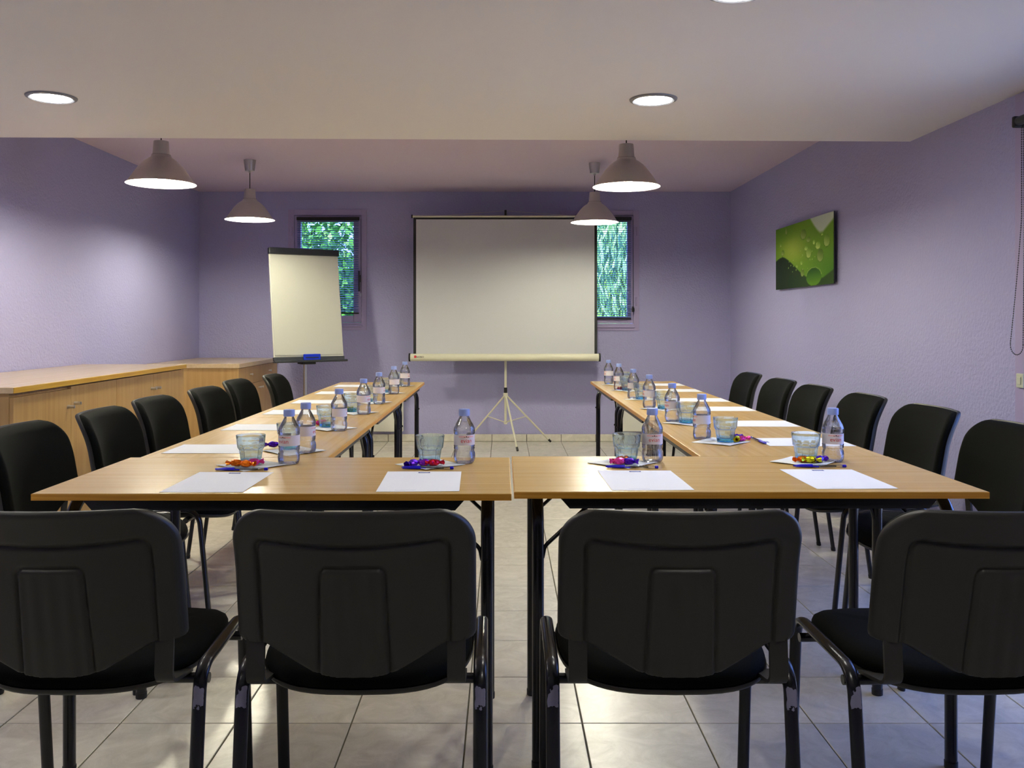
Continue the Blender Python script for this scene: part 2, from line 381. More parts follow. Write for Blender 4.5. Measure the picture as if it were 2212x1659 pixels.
# handle of the left window
ox, oy, oz = win1.location
p = at(777, 630, YB)
MB().box(p.x-.008-ox, p.x+.008-ox, -.042, -.030, p.z-oz, p.z+.20-oz, .004).box(p.x-.010-ox, p.x+.010-ox, -.031, -.003, p.z+.09-oz, p.z+.16-oz, .004).build('handle', M['black'], win1)
def venetian(px0, px1, py0, py1, label, chain_x, pull):
    D = YB-.022; x0, x1, z0, z1 = win_rect(px0, px1, py0, py1, D)
    t = thing('venetian_blind', label, 'blind', ((x0+x1)/2, D, z0), group='venetian blinds on the back windows')
    w = x1-x0; h = z1-z0
    MB().box(-w/2, w/2, -.013, .013, h-.03, h, .002).build('headrail', M['black'], t)
    MB().box(-w/2+.004, w/2-.004, -.011, .011, 0, .012, .003).build('bottom_rail', M['black'], t)
    n = int((h-.05)/.0212); sl = MB(); wid = .0115
    P = []
    for i in range(5):
        u = -1+i*.5; yy = u*wid; zz = .0025*(1-u*u)
        a = math.radians(20); P.append([(-w/2+.006, yy*math.cos(a)-zz*math.sin(a), yy*math.sin(a)+zz*math.cos(a)), (w/2-.006, yy*math.cos(a)-zz*math.sin(a), yy*math.sin(a)+zz*math.cos(a))])
    sl.grid(P); sm = sl.mesh('slat', M['slat'], 60)
    for i in range(n):
        o = ob('slat', sm, t); o.location = (0, 0, .026+i*(h-.068)/(n-1))
    for f in (-.27, .27):
        MB().tube([(w*f, -.014, .008), (w*f, -.014, h-.01)], .0012, 5).build('ladder_cord', M['black'], t)
        MB().tube([(w*f, .014, .008), (w*f, .014, h-.01)], .0012, 5).build('ladder_cord', M['black'], t)
    if pull == 'chain':
        MB().tube([(chain_x-t.location.x, -.017, h-.02), (chain_x-t.location.x, -.017, .20)], .0018, 5).build('pull_cord', M['black'], t)
        MB().lathe([(0,0),(.006,.002),(.008,.02),(.004,.035),(0,.036)], 10, c=(chain_x-t.location.x, -.018, .165)).build('cord_knob', M['steel'], t, 40)
        cb = MB()
        for i in range(26):
            cb.lathe([(0,-.003),(.003,0),(0,.003)], 6, c=(chain_x-t.location.x+.006*math.sin(i*1.1), -.018, .16-i*.0085))
        o = cb.build('bead_chain', M['steel'], t)
    else:
        MB().tube([(chain_x-t.location.x, -.017, h-.02), (chain_x-t.location.x, -.017, .12)], .0018, 5).build('pull_cord', M['black'], t)
        MB().lathe([(0,0),(.012,.004),(.014,.03),(.006,.055),(0,.056)], 10, c=(chain_x-t.location.x, -.018, .07)).build('cord_knob', M['black'], t, 40)
    return t
venetian(641, 776, 469, 678, 'blue-grey venetian blind with black headrail behind the flip chart', at(781, 600, YB).x, 'chain')
venetian(1229, 1364, 469, 690, 'blue-grey venetian blind half hidden behind the projection screen', at(1366, 600, YB).x, 'knob')
# big window on the right wall beside the camera, with a rolled-up blind
w3 = struct(ob('window_3', None)); w3.location = (XR, W3[0], 0)
fr = MB()
for a, b, e, f in ((3.72, 3.80, 0.0, 2.12), (2.22, 2.30, 0.0, 2.12), (2.30, 3.72, 2.04, 2.12), (2.30, 3.72, 0.0, .05)):
    fr.box(-.014, -.001, a-W3[0], b-W3[0], e, f, .002)
fr.build('casing', M['frame'], w3)
sf = MB()
for a, b, e, f in ((3.65, 3.717, .053, 2.037), (2.303, 2.37, .053, 2.037), (2.37, 3.65, 1.965, 2.037), (2.37, 3.65, .053, .14)):
    sf.box(.06, .11, a-W3[0], b-W3[0], e, f, .003)
sf.build('sash', M['frame'], w3)
MB().box(.082, .088, 2.37-W3[0], 3.65-W3[0], .14, 1.965).build('pane', M['pane'], w3)
rb = thing('roller_blind', 'rolled-up dark roller blind with black bead chain at right edge of picture', 'blind', (XR-.045, 3.737, 1.95))
MB().tube([(0, -1.53, .045), (0, -.02, .045)], .019, 16).build('fabric_roll', M['darkgrey'], rb, 40)
MB().box(-.018, .030, -.016, .004, .020, .068, .006).build('bracket', M['black'], rb)
ch = MB()
pts = []
for i in range(95):                                       # the strand that shows: down, swinging out, round the loop
    z = .02-i*.0096
    sw = max(0, (-z-.35)/.55)
    pts.append((-.005, -.048+.085*sw**1.2, z))
for i in range(14):
    a = PI*i/13; pts.append((-.005, -.0125+.0455*math.cos(a), -.890-.040*math.sin(a)))
for i in range(95): pts.append((-.005, -.058-.008*math.sin(i*.03), -.885+i*.0096))
for q in pts: ch.lathe([(0,-.0032),(.0032,0),(0,.0032)], 6, c=q)
ch.tube(pts, .0009, 4)
ch.build('bead_chain', M['black'], rb)
sw = thing('wall_switch', 'small cream wall switch at right edge of picture', 'switch', (XR-.014, 3.755, .88))
MB().box(-.010, -.0005, -.032, .020, 0, .06, .003).build('plate', M['switch'], sw)
MB().box(-.014, -.010, -.018, .006, .014, .046, .002).build('rocker', M['switch'], sw)

# ------------------------------------------------------------------ garden behind the windows
struct(MB().box(-30, 30, YB+.25, 45, -.3, -.15).build('ground', M['lawn']))
struct(MB().box(XR+.25, 30, -25, YB+.24, -.3, -.15).build('bounce_ground', M['bounce_grey']))  # unseen ground added to block low blue sky and bounce neutral light inside
def leaf_cloud(n, cen, rad, size, droop=0, shell=.5):
    mb = MB(); rnd = random.Random(int(cen[0]*100)+n)
    for _ in range(n):
        while True:
            d = Vector((rnd.uniform(-1,1), rnd.uniform(-1,1), rnd.uniform(-1,1)))
            if shell < d.length < 1: break
        p = Vector((cen[0]+d.x*rad[0], cen[1]+d.y*rad[1], cen[2]+d.z*rad[2])); s = size*rnd.uniform(.6, 1.4)
        u = Vector((rnd.uniform(-1,1), rnd.uniform(-1,1), rnd.uniform(-1,1)-droop)).normalized(); v = u.orthogonal().normalized()
        v = (Matrix.Rotation(rnd.uniform(0, PI), 3, u) @ v)
        wd = .5 if not droop else .16
        mb.add([p-u*s, p+v*s*wd, p+u*s, p-v*s*wd], [(0,1,2,3)])
    return mb
def tree(name, label, loc, h, crowns, leafm, size, n, droop=0, trunk_r=.12):
    t = thing(name, label, 'tree', loc)
    MB().tube([(0,0,-.15),(.04,.02,h*.4),(-.03,0,h*.8),(0,.05,h)], trunk_r, 8).tube([(.02,0,h*.45),(.4,.1,h*.75)], trunk_r*.4, 6).tube([(0,0,h*.5),(-.5,-.1,h*.8)], trunk_r*.4, 6).build('trunk', M['bark'], t, 50)
    for i, (c, r) in enumerate(crowns):
        o = leaf_cloud(n, c, r, size, droop, .35).build('foliage', M[leafm[i % len(leafm)]], t); o['kind'] = 'stuff'
tree('broadleaf_tree', 'leafy green tree seen through the left window blind', (-2.9, 12.6, 0), 2.2,
     [((0,0,2.0),(1.5,1.0,1.0)), ((.5,.5,1.0),(1.4,.9,.9)), ((-.6,.6,1.5),(1.2,.8,1.2))], ['leaf','leaf','leaf2'], .058, 5200)
tree('willow_tree', 'drooping pale green willow seen through the right window blind', (2.3, 12.4, 0), 2.6,
     [((0,-.2,1.9),(1.4,.9,1.3)), ((-.5,.3,1.0),(1.3,.9,1.0)), ((.3,.6,2.2),(1.5,.8,1.1))], ['willow','leaf2','willow'], .10, 7000, droop=2.2)
hd = thing('hedge', 'dark green hedge at the back of the garden outside both windows', 'hedge', (0, 17, -.15))
MB().box(-9, 9, -.3, .6, 0, 2.3, .2).build('core', M['hedge'], hd)
rh = random.Random(3); lm = MB()
for _ in range(9000):
    p = Vector((rh.uniform(-8, 8), -.35+rh.uniform(-.12, .1), rh.uniform(0, 2.5))); s = rh.uniform(.06, .14)
    u = Vector((rh.uniform(-1,1), rh.uniform(-.4,.4), rh.uniform(-1,1))).normalized(); v = u.cross(Vector((0,1,.3))).normalized()
    lm.add([p-u*s, p+v*s*.5, p+u*s, p-v*s*.5], [(0,1,2,3)])
tag(lm.build('foliage', M['leaf'], hd), kind='stuff')

# ------------------------------------------------------------------ ceiling lamps
SH_OUT = [(.040, .238), (.046, .165), (.0465, .163), (.050, .163), (.056, .150), (.058, .147), (.070, .140), (.092, .124), (.118, .096), (.145, .058), (.166, .026), (.178, .008), (.1875, .0)]
shade_me = MB().lathe([(0.0, .238)]+SH_OUT+[(.186, .0012)]+[(r-.0035, z-.001) for r, z in reversed(SH_OUT[5:12])]+[(.045, .140), (.0, .142)], 64).mesh('shade', None, 35)
shade_me.materials.append(M['alu']); shade_me.materials.append(M['inner'])
for p_ in shade_me.polygons:
    c = p_.center; r = math.hypot(c.x, c.y)
    if p_.normal.z < -.05 and r < .187 and c.z < .16 and (p_.normal.x*c.x+p_.normal.y*c.y) < .02: p_.material_index = 1
collar_me = MB().lathe([(.0472, .1625), (.0515, .1625), (.0515, .1615), (.0470, .1610)], 40).mesh('collar', M['black'], 40)
bulb_me = MB().lathe([(0, .012), (.022, .015), (.036, .028), (.041, .048), (.036, .070), (.022, .095), (.017, .115), (.0, .116)], 20).mesh('bulb', M['bulb'], 60)
cup_me = MB().lathe([(0, 0), (.046, 0), (.046, -.004), (.036, -.082), (.034, -.084), (.008, -.085), (.007, -.100), (0, -.100)], 32).mesh('ceiling_cup', M['alu'], 35)
PEND = [(-1.905, 4.97, 1.925, 'near left pendant lamp, brushed metal dome, hanging above the left tables'),
        (.692, 4.99, 1.912, 'near right pendant lamp, brushed metal dome, partly overlapping the one behind'),
        (-1.964, 6.92, 1.947, 'far left pendant lamp, brushed metal dome, hanging before the flip chart'),
        (.726, 7.04, 1.940, 'far right pendant lamp, brushed metal dome, hanging over corner of projection screen')]
for (x, y, zr, lab) in PEND:
    t = thing('pendant_lamp', lab, 'lamp', (x, y, zr), group='pendant lamps')
    ob('shade', shade_me, t); ob('collar', collar_me, t); ob('bulb', bulb_me, t)
    c = ob('ceiling_cup', cup_me, t); c.location = (0, 0, ZC-zr)
    MB().tube([(0, 0, .236), (0, 0, ZC-zr-.098)], .0032, 6).build('cord', M['black'], t)
ring_me = MB().lathe([(.078, -.0005), (.104, -.0005), (.102, -.006), (.090, -.010), (.0822, -.0075), (.078, -.0003)], 40).mesh('trim_ring', M['ring'], 30)
disc_me = MB().lathe([(0, -.0052), (.0815, -.0052), (.0815, -.0015), (0, -.0015)], 40).mesh('diffuser', M['diffuser'], 30)
for (x, y, lab) in ((-1.95, 3.85, 'round recessed downlight at the left of the white lowered ceiling'), (.657, 3.89, 'round recessed downlight at the right of the white lowered ceiling'),
                    (.69, 2.60, 'round recessed downlight just above the top edge of picture'), (-1.95, 2.60, 'round recessed downlight outside the picture, upper left'),
                    (-1.95, .9, 'round recessed downlight left behind the photographer'), (.69, .9, 'round recessed downlight right behind the photographer')):
    t = thing('downlight', lab, 'light', (x, y, ZS), group='recessed downlights'); ob('trim_ring', ring_me, t); ob('diffuser', disc_me, t)

# ------------------------------------------------------------------ folding tables
TZ = .730
def make_table(L, Wd, inset=(.068, .068)):
    t = thing('folding_table', '', 'table', group='folding tables set in a U')
    MB().box(-L/2, L/2, -Wd/2, Wd/2, TZ-.0175, TZ, .0015).build('tabletop', M['beech'], t)
    eb = MB()                                             # edge band, 1 mm proud of the board all round
    h = .0008
    for a, b, c, d in ((-L/2-h, L/2+h, -Wd/2-h, -Wd/2+.001), (-L/2-h, L/2+h, Wd/2-.001, Wd/2+h), (-L/2-h, -L/2+.001, -Wd/2, Wd/2), (L/2-.001, L/2+h, -Wd/2, Wd/2)):
        eb.box(a, b, c, d, TZ-.0172, TZ-.0012)
    eb.build('edge_band', M['beech_edge'], t)
    xr = L/2-.115
    for s in (-1, 1):
        y = s*(Wd/2-.030); zt = TZ-.0176; zb = zt-.029
        V = [(-xr, zt), (xr, zt), (xr-.026, zb), (-xr+.026, zb)]
        mb = MB().add([(a, y-.009, z) for a, z in V]+[(a, y+.009, z) for a, z in V], [(0,1,2,3),(7,6,5,4),(0,4,5,1),(1,5,6,2),(2,6,7,3),(3,7,4,0)])
        mb.build('rail', M['rail'], t)
    xl = L/2-.062
    for sx in (-1, 1):
        for sy in (-1, 1):
            yl = Wd/2-inset[0 if sy < 0 else 1]
            path = fillet([(sx*xl, sy*yl, 0), (sx*xl, sy*yl, TZ-.034), (sx*xl, 0, TZ-.034)], .085, 9)
            MB().tube(path, .0155, 14, ref=(1,0,0)).build('leg', M['black_metal'], t, 50)
            yb = sy*(yl-.004)
            bp = fillet([(sx*(xl-.012), yb, .545), (sx*(xl-.018), yb, .575), (sx*(xl-.150), yb, .698)], .03, 4)
            MB().tube(bp, .0055, 8).build('brace', M['black_metal'], t, 50)
            b = MB().lathe([(0,-.006),(.005,-.005),(.006,0),(0,.001)], 10, c=(0,0,0)).build('bolt', M['black_metal'], t, 40)
            b.location = (sx*xl, sy*(yl+.0145), .548); b.rotation_euler = (PI/2 if sy > 0 else -PI/2, 0, 0)
            MB().lathe([(0,0),(.0165,0),(.0168,.018),(0,.018)], 14, c=(sx*xl, sy*yl, .0005)).build('foot_cap', M['black'], t, 40)
    return t
protoF = make_table(1.197, .592); stF = {}
placed(protoF, stF, (-.5775, 2.519, 0), 0, 'front left folding table with beech top, nearest the camera')
placed(protoF, stF, (.628, 2.543, 0), 0, 'front right folding table with beech top, nearest the camera')
LL, LR = 1.157, 1.180
protoL = make_table(LL, .592, (.048, .088)); stL = {}
for k, lab in enumerate(('first beech folding table behind the front left one, along the sideboard side', 'middle beech folding table of the left row', 'farthest beech folding table of the left row, near the flip chart')):
    placed(protoL, stL, (-.850, 2.818+LL/2+k*(LL+.003), 0), PI/2, lab)
protoR = make_table(LR, .594, (.080, .048)); stR = {}
for k, lab in enumerate(('first beech folding table behind the front right one, along the right wall', 'middle beech folding table of the right row', 'farthest beech folding table of the right row, near the projection screen')):
    placed(protoR, stR, (.926, 2.842+LR/2+k*(LR+.003), 0), PI/2, lab)

# ------------------------------------------------------------------ chairs (local: sitter faces +y)
HWB, ZB0, ZBS, ZB1 = .2360, .470, .532, .808
def hw(z, inset=0.0):
    if z < ZBS:
        t = max(0, (z-ZB0)/(ZBS-ZB0)); return max(.01, .044+.028*min(1, t*8)**.6+.112*t-inset)
    h = HWB; r = .078
    if z > ZB1-r: h = HWB-r+math.sqrt(max(0, r*r-(z-(ZB1-r))**2))
    if z < ZBS+.014: h -= .014-math.sqrt(max(0, .014**2-(ZBS+.014-z)**2))
    return max(.01, h-inset)
rows = [ZB0+(ZBS-ZB0)*(i/25)**1.25 for i in range(26)]+[ZBS+.0004, ZBS+.003, ZBS+.007, ZBS+.014]
n_ = 58
rows += [ZBS+.014+(ZB1-.078-ZBS-.014)*(i+1)/n_ for i in range(n_)]
rows += [ZB1-.078+.078*math.sin(PI/2*(i+1)/42) for i in range(42)]
def yspine(z): return -.255-(z-.5)*.175-max(0, z-.66)**2*1.55
def yback(x, z): return yspine(z)+.048*(x/HWB)**2
def smooth(e, r): return 0 if e >= r else r-math.sqrt(max(0, r*r-(r-e)**2))
def groove(d, w=.0045): return math.exp(-(d/w)**2)
def rear(x, z):
    e = min(hw(z)-abs(x), (ZB1-z)*1.0 if z > .7 else 9)
    y = yback(x, z)+smooth(max(0, e), .016)
    # U-shaped groove and the lumbar panel
    ax = abs(x); zt = .746-.012*(1-(ax/.185)**2)
    dx, dz = .184-ax, zt-z; rr = .022
    d = dx if dz > rr else (dz if dx > rr else rr-math.hypot(rr-dx, rr-dz))
    y += .0075*groove(d, .0045)
    if d > 0: y += .0022*min(1, d/.008)
    lx = .0625+.006*(.66-z)/.19; lt = .690
    dx, dz = lx-ax, lt-z; rr = .014
    d2 = dx if dz > rr else (dz if dx > rr else rr-math.hypot(rr-dx, rr-dz))
    y += .0042*groove(d2, .004)
    if d2 > 0:
        y -= .0034*min(1, d2/.006)
        y += .0007*(1-math.cos(2*PI*x/.032))*min(1, d2/.02)
    return y
def panel(fr, ff, inset, nu=124):
    """rear and front skins on fixed columns, cut back to the outline row by row, stitched round the rim"""
    mb = MB(); R = []; Fq = []
    for z in rows:
        zz = min(z, ZB1-.0005-inset); h = hw(z, inset); r1 = []; r2 = []
        for j in range(nu+1):
            x = max(-h, min(h, HWB*(-1+2*j/nu))); r1.append((x, fr(x, zz), zz)); r2.append((x, ff(x, zz), zz))
        R.append(r1); Fq.append(r2)
    mb.grid(R); o = len(mb.v); mb.grid(Fq)
    n, m = len(rows), nu+1
    for i in range(n-1):
        mb.f.append((i*m, (i+1)*m, o+(i+1)*m, o+i*m)); mb.f.append((i*m+m-1, o+i*m+m-1, o+(i+1)*m+m-1, (i+1)*m+m-1))
    for j in range(m-1):
        mb.f.append((j, o+j, o+j+1, j+1)); q = (n-1)*m; mb.f.append((q+j, q+j+1, o+q+j+1, o+q+j))
    bm = bmesh.new(); vs = [bm.verts.new(v) for v in mb.v]
    for f in mb.f:
        try: bm.faces.new([vs[k] for k in f])
        except ValueError: pass
    bmesh.ops.remove_doubles(bm, verts=bm.verts, dist=2e-5); bmesh.ops.dissolve_degenerate(bm, edges=bm.edges, dist=1e-6)
    bm.verts.index_update(); out = MB(); out.add([v.co[:] for v in bm.verts], [[v.index for v in f.verts] for f in bm.faces]); bm.free()
    return out
shell_front = lambda x, z: yback(x, z)+.019
def pad_front(x, z):
    e = min(hw(z, .004)-abs(x), (ZB1-.004-z) if z > .7 else 9, (z-ZB0)*1.0+.004)
    return yback(x, z)+.019+.030-smooth(min(max(0, e), .026), .026)*.95
def seat_loft(prof, a=.223, yb=-.200, yf=.258, n=56, ex=3.4):
    mb = MB(); o = 0; ym = (yb+yf)/2; hb = (yf-yb)/2
    P = []
    for sc, z in prof:
        row = []
        for k in range(n):
            th = 2*PI*k/n; c, s = math.cos(th), math.sin(th)
            x = a*sc*math.copysign(abs(c)**(2/ex), c); e2 = 2/ex if s > 0 else 2/2.5
            y = ym+hb*sc*math.copysign(abs(s)**e2, s)
            zz = z-max(0, y-.12)**2*1.1-.010*(1-(x/a)**2)*(1 if y < .1 else .6)
            row.append((x, y, zz))
        row.append(row[0]); P.append(row)
    mb.grid(P); return mb
def make_chair():
    t = thing('conference_chair', '', 'chair', group='black conference chairs')
    panel(rear, shell_front, 0, 230).build('back_shell', M['plastic'], t, 50)
    panel(lambda x, z: yback(x, z)+.0195, pad_front, .004, 80).build('back_cushion', M['fabric'], t, 60)
    seat_loft([(.01,.474),(.5,.474),(.8,.472),(.92,.466),(.98,.457),(1,.446),(1,.438),(.97,.434),(.01,.434)]).build('seat_cushion', M['fabric'], t, 60)
    seat_loft([(.01,.4335),(.975,.4335),(1.012,.436),(1.016,.431),(1.0,.425),(.93,.419),(.6,.416),(.01,.416)]).build('seat_shell', M['plastic'], t, 60)
    for s in (-1, 1):
        x = s*.243
        p = fillet([(x, .220, 0), (x, .176, .455), (x, -.02, .450)], .058, 8)
        MB().tube(p, .0145, 14, ref=(1,0,0), r2=.0095).build('leg', M['black_metal'], t, 50)
        p = fillet([(x, -.208, 0), (x, -.146, .446), (x, -.02, .450)], .058, 8)
        MB().tube(p, .0145, 14, ref=(1,0,0), r2=.0095).build('leg', M['worn'], t, 50)
        for y in (.220, -.208):
            MB().tube([(x, y, .0003), (x, y-(.0012 if y > 0 else -.0024), .016)], .0156, 14, ref=(1,0,0), r2=.0108).build('foot_cap', M['black'], t, 40)
        bp = fillet([(s*.197, -.105, .428), (s*.197, -.227, .450), (s*.197, -.217, .56)], .024, 6)
        MB().ribbon(bp, .036, .007, (1,0,0)).build('back_bracket', M['plastic'], t, 40)
    for y in (.13, -.118):
        MB().tube([(-.2535, y, .416), (.2535, y, .416)], .0105, 12).build('crossbar', M['black_metal'], t, 50)
    return t
ORD = ['first', 'second', 'third', 'fourth', 'fifth', 'sixth']
protoC = make_chair(); stC = {}
FY = 1.975
for (x, y, rz, lab) in ((-.868, FY, .02, 'leftmost black chair in the foreground, seen from behind, cut by the picture edge'),
                        (-.291, FY, .012, 'black chair seen from behind at the front left table, second from left'),
                        (.346, FY, -.005, 'black chair seen from behind at the front right table, third from left'),
                        (.955, FY, .03, 'rightmost black chair in the foreground, seen from behind, cut by the picture edge')):
    placed(protoC, stC, (x, y, 0), rz, lab)
for k, (x, y, a) in enumerate(((-1.36, 3.02, 0), (-1.32, 3.57, .03), (-1.335, 4.12, 0), (-1.295, 4.71, -.02), (-1.322, 5.355, 0), (-1.235, 5.888, .03))):
    placed(protoC, stC, (x, y, 0), -PI/2+a, f'{ORD[k]} black fabric chair from the camera along the left tables, before the cabinets')
for k, (x, y, a) in enumerate(((1.475, 3.05, 0), (1.485, 3.67, .02), (1.46, 4.27, -.02), (1.43, 4.86, 0), (1.418, 5.41, .02), (1.405, 6.06, 0))):
    placed(protoC, stC, (x, y, 0), PI/2+a, f'{ORD[k]} black fabric chair from the camera along the right tables, before the lavender wall')

# ------------------------------------------------------------------ things on the tables
# water bottle
def petal(a, z): return 1+(.035*math.cos(5*a) if z < .033 else 0)+(.012*math.cos(8*a+z*300) if .098 < z < .125 else 0)
BP = [(0,.006),(.014,.0045),(.022,.001),(.028,.0005),(.0312,.006),(.0325,.013),(.0325,.024),(.0312,.032),(.0300,.037),(.0306,.041),(.0320,.0455),(.0312,.0485),(.0320,.051),(.0320,.053),(.0314,.0545),(.0314,.0875),(.0321,.089),(.0326,.093),(.0318,.0955),(.0326,.098),(.0322,.102),(.0310,.107),(.0274,.115),(.0230,.123),(.0180,.132),(.0146,.139),(.0136,.143),(.0136,.150)]
bottle_proto = thing('water_bottle', '', 'bottle', group='small water bottles with blue caps')
MB().lathe(BP, 40, petal).build('bottle_body', M['pet'], bottle_proto, 60)
MB().lathe([(max(0, r-.0009), z+(.0009 if z < .01 else 0)) for r, z in BP[:-4]]+[(0, .123)], 40, petal).build('water', M['water'], bottle_proto, 60)
MB().lathe([(0,.1425),(.0166,.1425),(.0167,.147),(.0167,.1600),(.0158,.1625),(0,.163)], 48, lambda a, z: 1+(.012*math.cos(24*a) if .144 < z < .161 else 0)).build('cap', M['cap'], bottle_proto, 35)
def bend(me, r, zc):
    for v in me.vertices:
        a = v.co.x/r; h = v.co.y; v.co = (r*math.sin(a), -r*math.cos(a), zc+h)
    return me
def strip(u0, u1, r, z0, z1, n):
    mb = MB(); mb.grid([[(r*math.sin(u0+(u1-u0)*k/n), -r*math.cos(u0+(u1-u0)*k/n), z) for k in range(n+1)] for z in (z0, z1)]); return mb
lb = strip(-2.7, 2.7, .03165, .0555, .0868, 48).build('label', M['label'], bottle_proto, 60)
strip(-.75, .75, .03178, .0795, .0835, 20).build('pink_band', M['pink'], lb, 60)
tmx = bend(text_mesh('evian', .0175), .0319, .0690); tmx.materials.clear(); tmx.materials.append(M['red']); tmx.name = 'lettering'
ob('lettering', tmx, lb)
mt = MB()
for cx_, w_, h_ in ((-.0062, .0030, .0034), (0, .0036, .0058), (.0062, .0030, .0034)):
    mt.add([(cx_-w_, 0, 0), (cx_-w_*.2, h_*.35, 0), (cx_+w_, 0, 0), (cx_, h_, 0)], [(0,1,3), (1,2,3)])
mm = bend(mt.mesh('mountain_emblem', M['black']), .0320, .0785); ob('mountain_emblem', mm, lb)
stB = {}
# glass tumbler
def flute(a, z):
    if z < .046: return 1-.055*abs(math.sin(5*a))**.7*min(1, (.048-z)/.006)*min(1, (z+.002)/.006)
    if z < .053: return 1-.03*abs(math.sin(5*a))**.7
    return 1
tumbler_proto = thing('tumbler', '', 'glass', group='pale blue glass tumblers')
GO = [(0,.0012),(.022,.0012),(.028,.0003),(.0302,.002),(.0315,.012),(.0338,.028),(.0358,.044),(.0375,.0465),(.0398,.0495),(.0402,.054),(.0410,.062),(.0424,.076),(.0434,.0855),(.0432,.0870)]
GI = [(.0415,.0872),(.0408,.0855),(.0396,.074),(.0384,.062),(.0370,.052),(.0335,.046),(.0318,.035),(.0294,.020),(.0262,.0135),(.014,.0115),(0,.0112)]
MB().lathe(GO+GI, 80, flute).build('glass_body', M['glass'], tumbler_proto, 17)
stG = {}
# paper napkin, sheet, pen, candy
def quad_sheet(w, d, th, amp, n=8, seed=1):
    rn = random.Random(seed); ph = rn.uniform(0, 6); mb = MB()
    top = [[(-w/2+w*i/n, -d/2+d*j/n, th+amp*(.5+.5*math.sin(ph+3*i/n+4*j/n))*(max(abs(2*i/n-1), abs(2*j/n-1))**4)) for i in range(n+1)] for j in range(n+1)]
    mb.grid(top); o = len(mb.v); mb.grid([[(p[0], p[1], p[2]-th*.9) for p in r] for r in top])
    m = n+1
    for i in range(n):
        mb.f += [(i, o+i, o+i+1, i+1), (n*m+i, n*m+i+1, o+n*m+i+1, o+n*m+i), (i*m, (i+1)*m, o+(i+1)*m, o+i*m), (i*m+n, o+i*m+n, o+(i+1)*m+n, (i+1)*m+n)]
    return mb
nap_me = [quad_sheet(.150, .150, .0011, .003, 8, k).mesh('napkin', M['tissue'], 60) for k in range(3)]
sheet_proto = thing('paper_sheet', '', 'paper', group='blank notepaper sheets')
quad_sheet(.210, .297, .0005, .0008, 6, 5).build('sheet', M['white'], sheet_proto, 60)
lg = MB().box(-.0165, .0165, .1235, .1375, .0009, .0011).build('printed_logo', M['navy'], sheet_proto)
MB().box(-.0125, .0125, .1272, .1338, .0011, .00118).build('logo_panel', M['greyblue'], lg)
MB().box(-.060, -.005, -.1305, -.1298, .0010, .0011).build('printed_footer', M['greyblue'], sheet_proto)
stS = {}
pen_proto = thing('ballpoint_pen', '', 'pen', group='blue ballpoint pens')     # lies along +x, cap at -x
def xl_tube(prof, n=8):                                   # lathe about x
    mb = MB(); q = MB().lathe(prof, n); mb.add([(v[2], v[1], v[0]+.0042) for v in q.v], q.f); return mb
xl_tube([(0,-.022),(.0040,-.021),(.0040,.070),(0,.071)], 8).build('barrel', M['clearpen'], pen_proto, 50)
xl_tube([(0,-.021),(.0017,-.021),(.0017,.048),(0,.048)], 8).build('ink_tube', M['black'], pen_proto, 50)
xl_tube([(0,.0665),(.0043,.0665),(.0043,.0745),(.0036,.0765),(0,.0765)], 10).build('end_plug', M['penblue'], pen_proto, 50)
cpm = xl_tube([(0,-.077),(.0022,-.0755),(.0036,-.066),(.0046,-.050),(.0050,-.030),(.0050,-.020),(0,-.020)], 10)
cpm.box(-.072, -.004, -.0085, -.0050, .0015, .0050, .0008)
cpm.build('cap', M['penblue'], pen_proto, 50)
stP = {}
def candy_mesh(seed, m):
    rn = random.Random(seed); mb = MB(); n = 14
    prof = [(-.024,.010),(-.019,.0075),(-.0135,.0028),(-.011,.0065),(-.006,.0085),(0,.0090),(.006,.0085),(.011,.0065),(.0135,.0028),(.019,.0075),(.024,.010)]
    P = []
    for x, r in prof:
        row = []
        for k in range(n):
            a = 2*PI*k/n; fan = abs(x) > .0145
            rr = r*(1+rn.uniform(-.16, .16))
            zz = rr*math.sin(a)*(.65 if fan else .95); yy = rr*math.cos(a)
            row.append((x+rn.uniform(-.0015, .0015), yy, max(.0004, zz+.0085)))
        row.append(row[0]); P.append(row)
    mb.grid(P); return mb.mesh('wrapped_candy', m)
candy_n = [0]
def candy(x, y, rz, colour, label, z=TZ+.0022):
    candy_n[0] += 1
    o = thing('wrapped_candy', label, 'candy', (x, y, z), rz, group='foil wrapped candies')
    o.scale = (1.2, 1.2, 1.2); ob('wrapper', candy_mesh(candy_n[0], M['f_'+colour]), o)
def napkin(x, y, rz, label, k=0):
    o = ob('napkin', nap_me[k % 3]); o.location = (x, y, TZ+.0003); o.rotation_euler = (0, 0, rz); tag(o, label, 'napkin', 'white paper napkins')
def onto(px, py):
    D = table_y(py); return (px-CX)*D/F, D
PLACE = ['far left', 'centre left', 'centre right', 'far right']
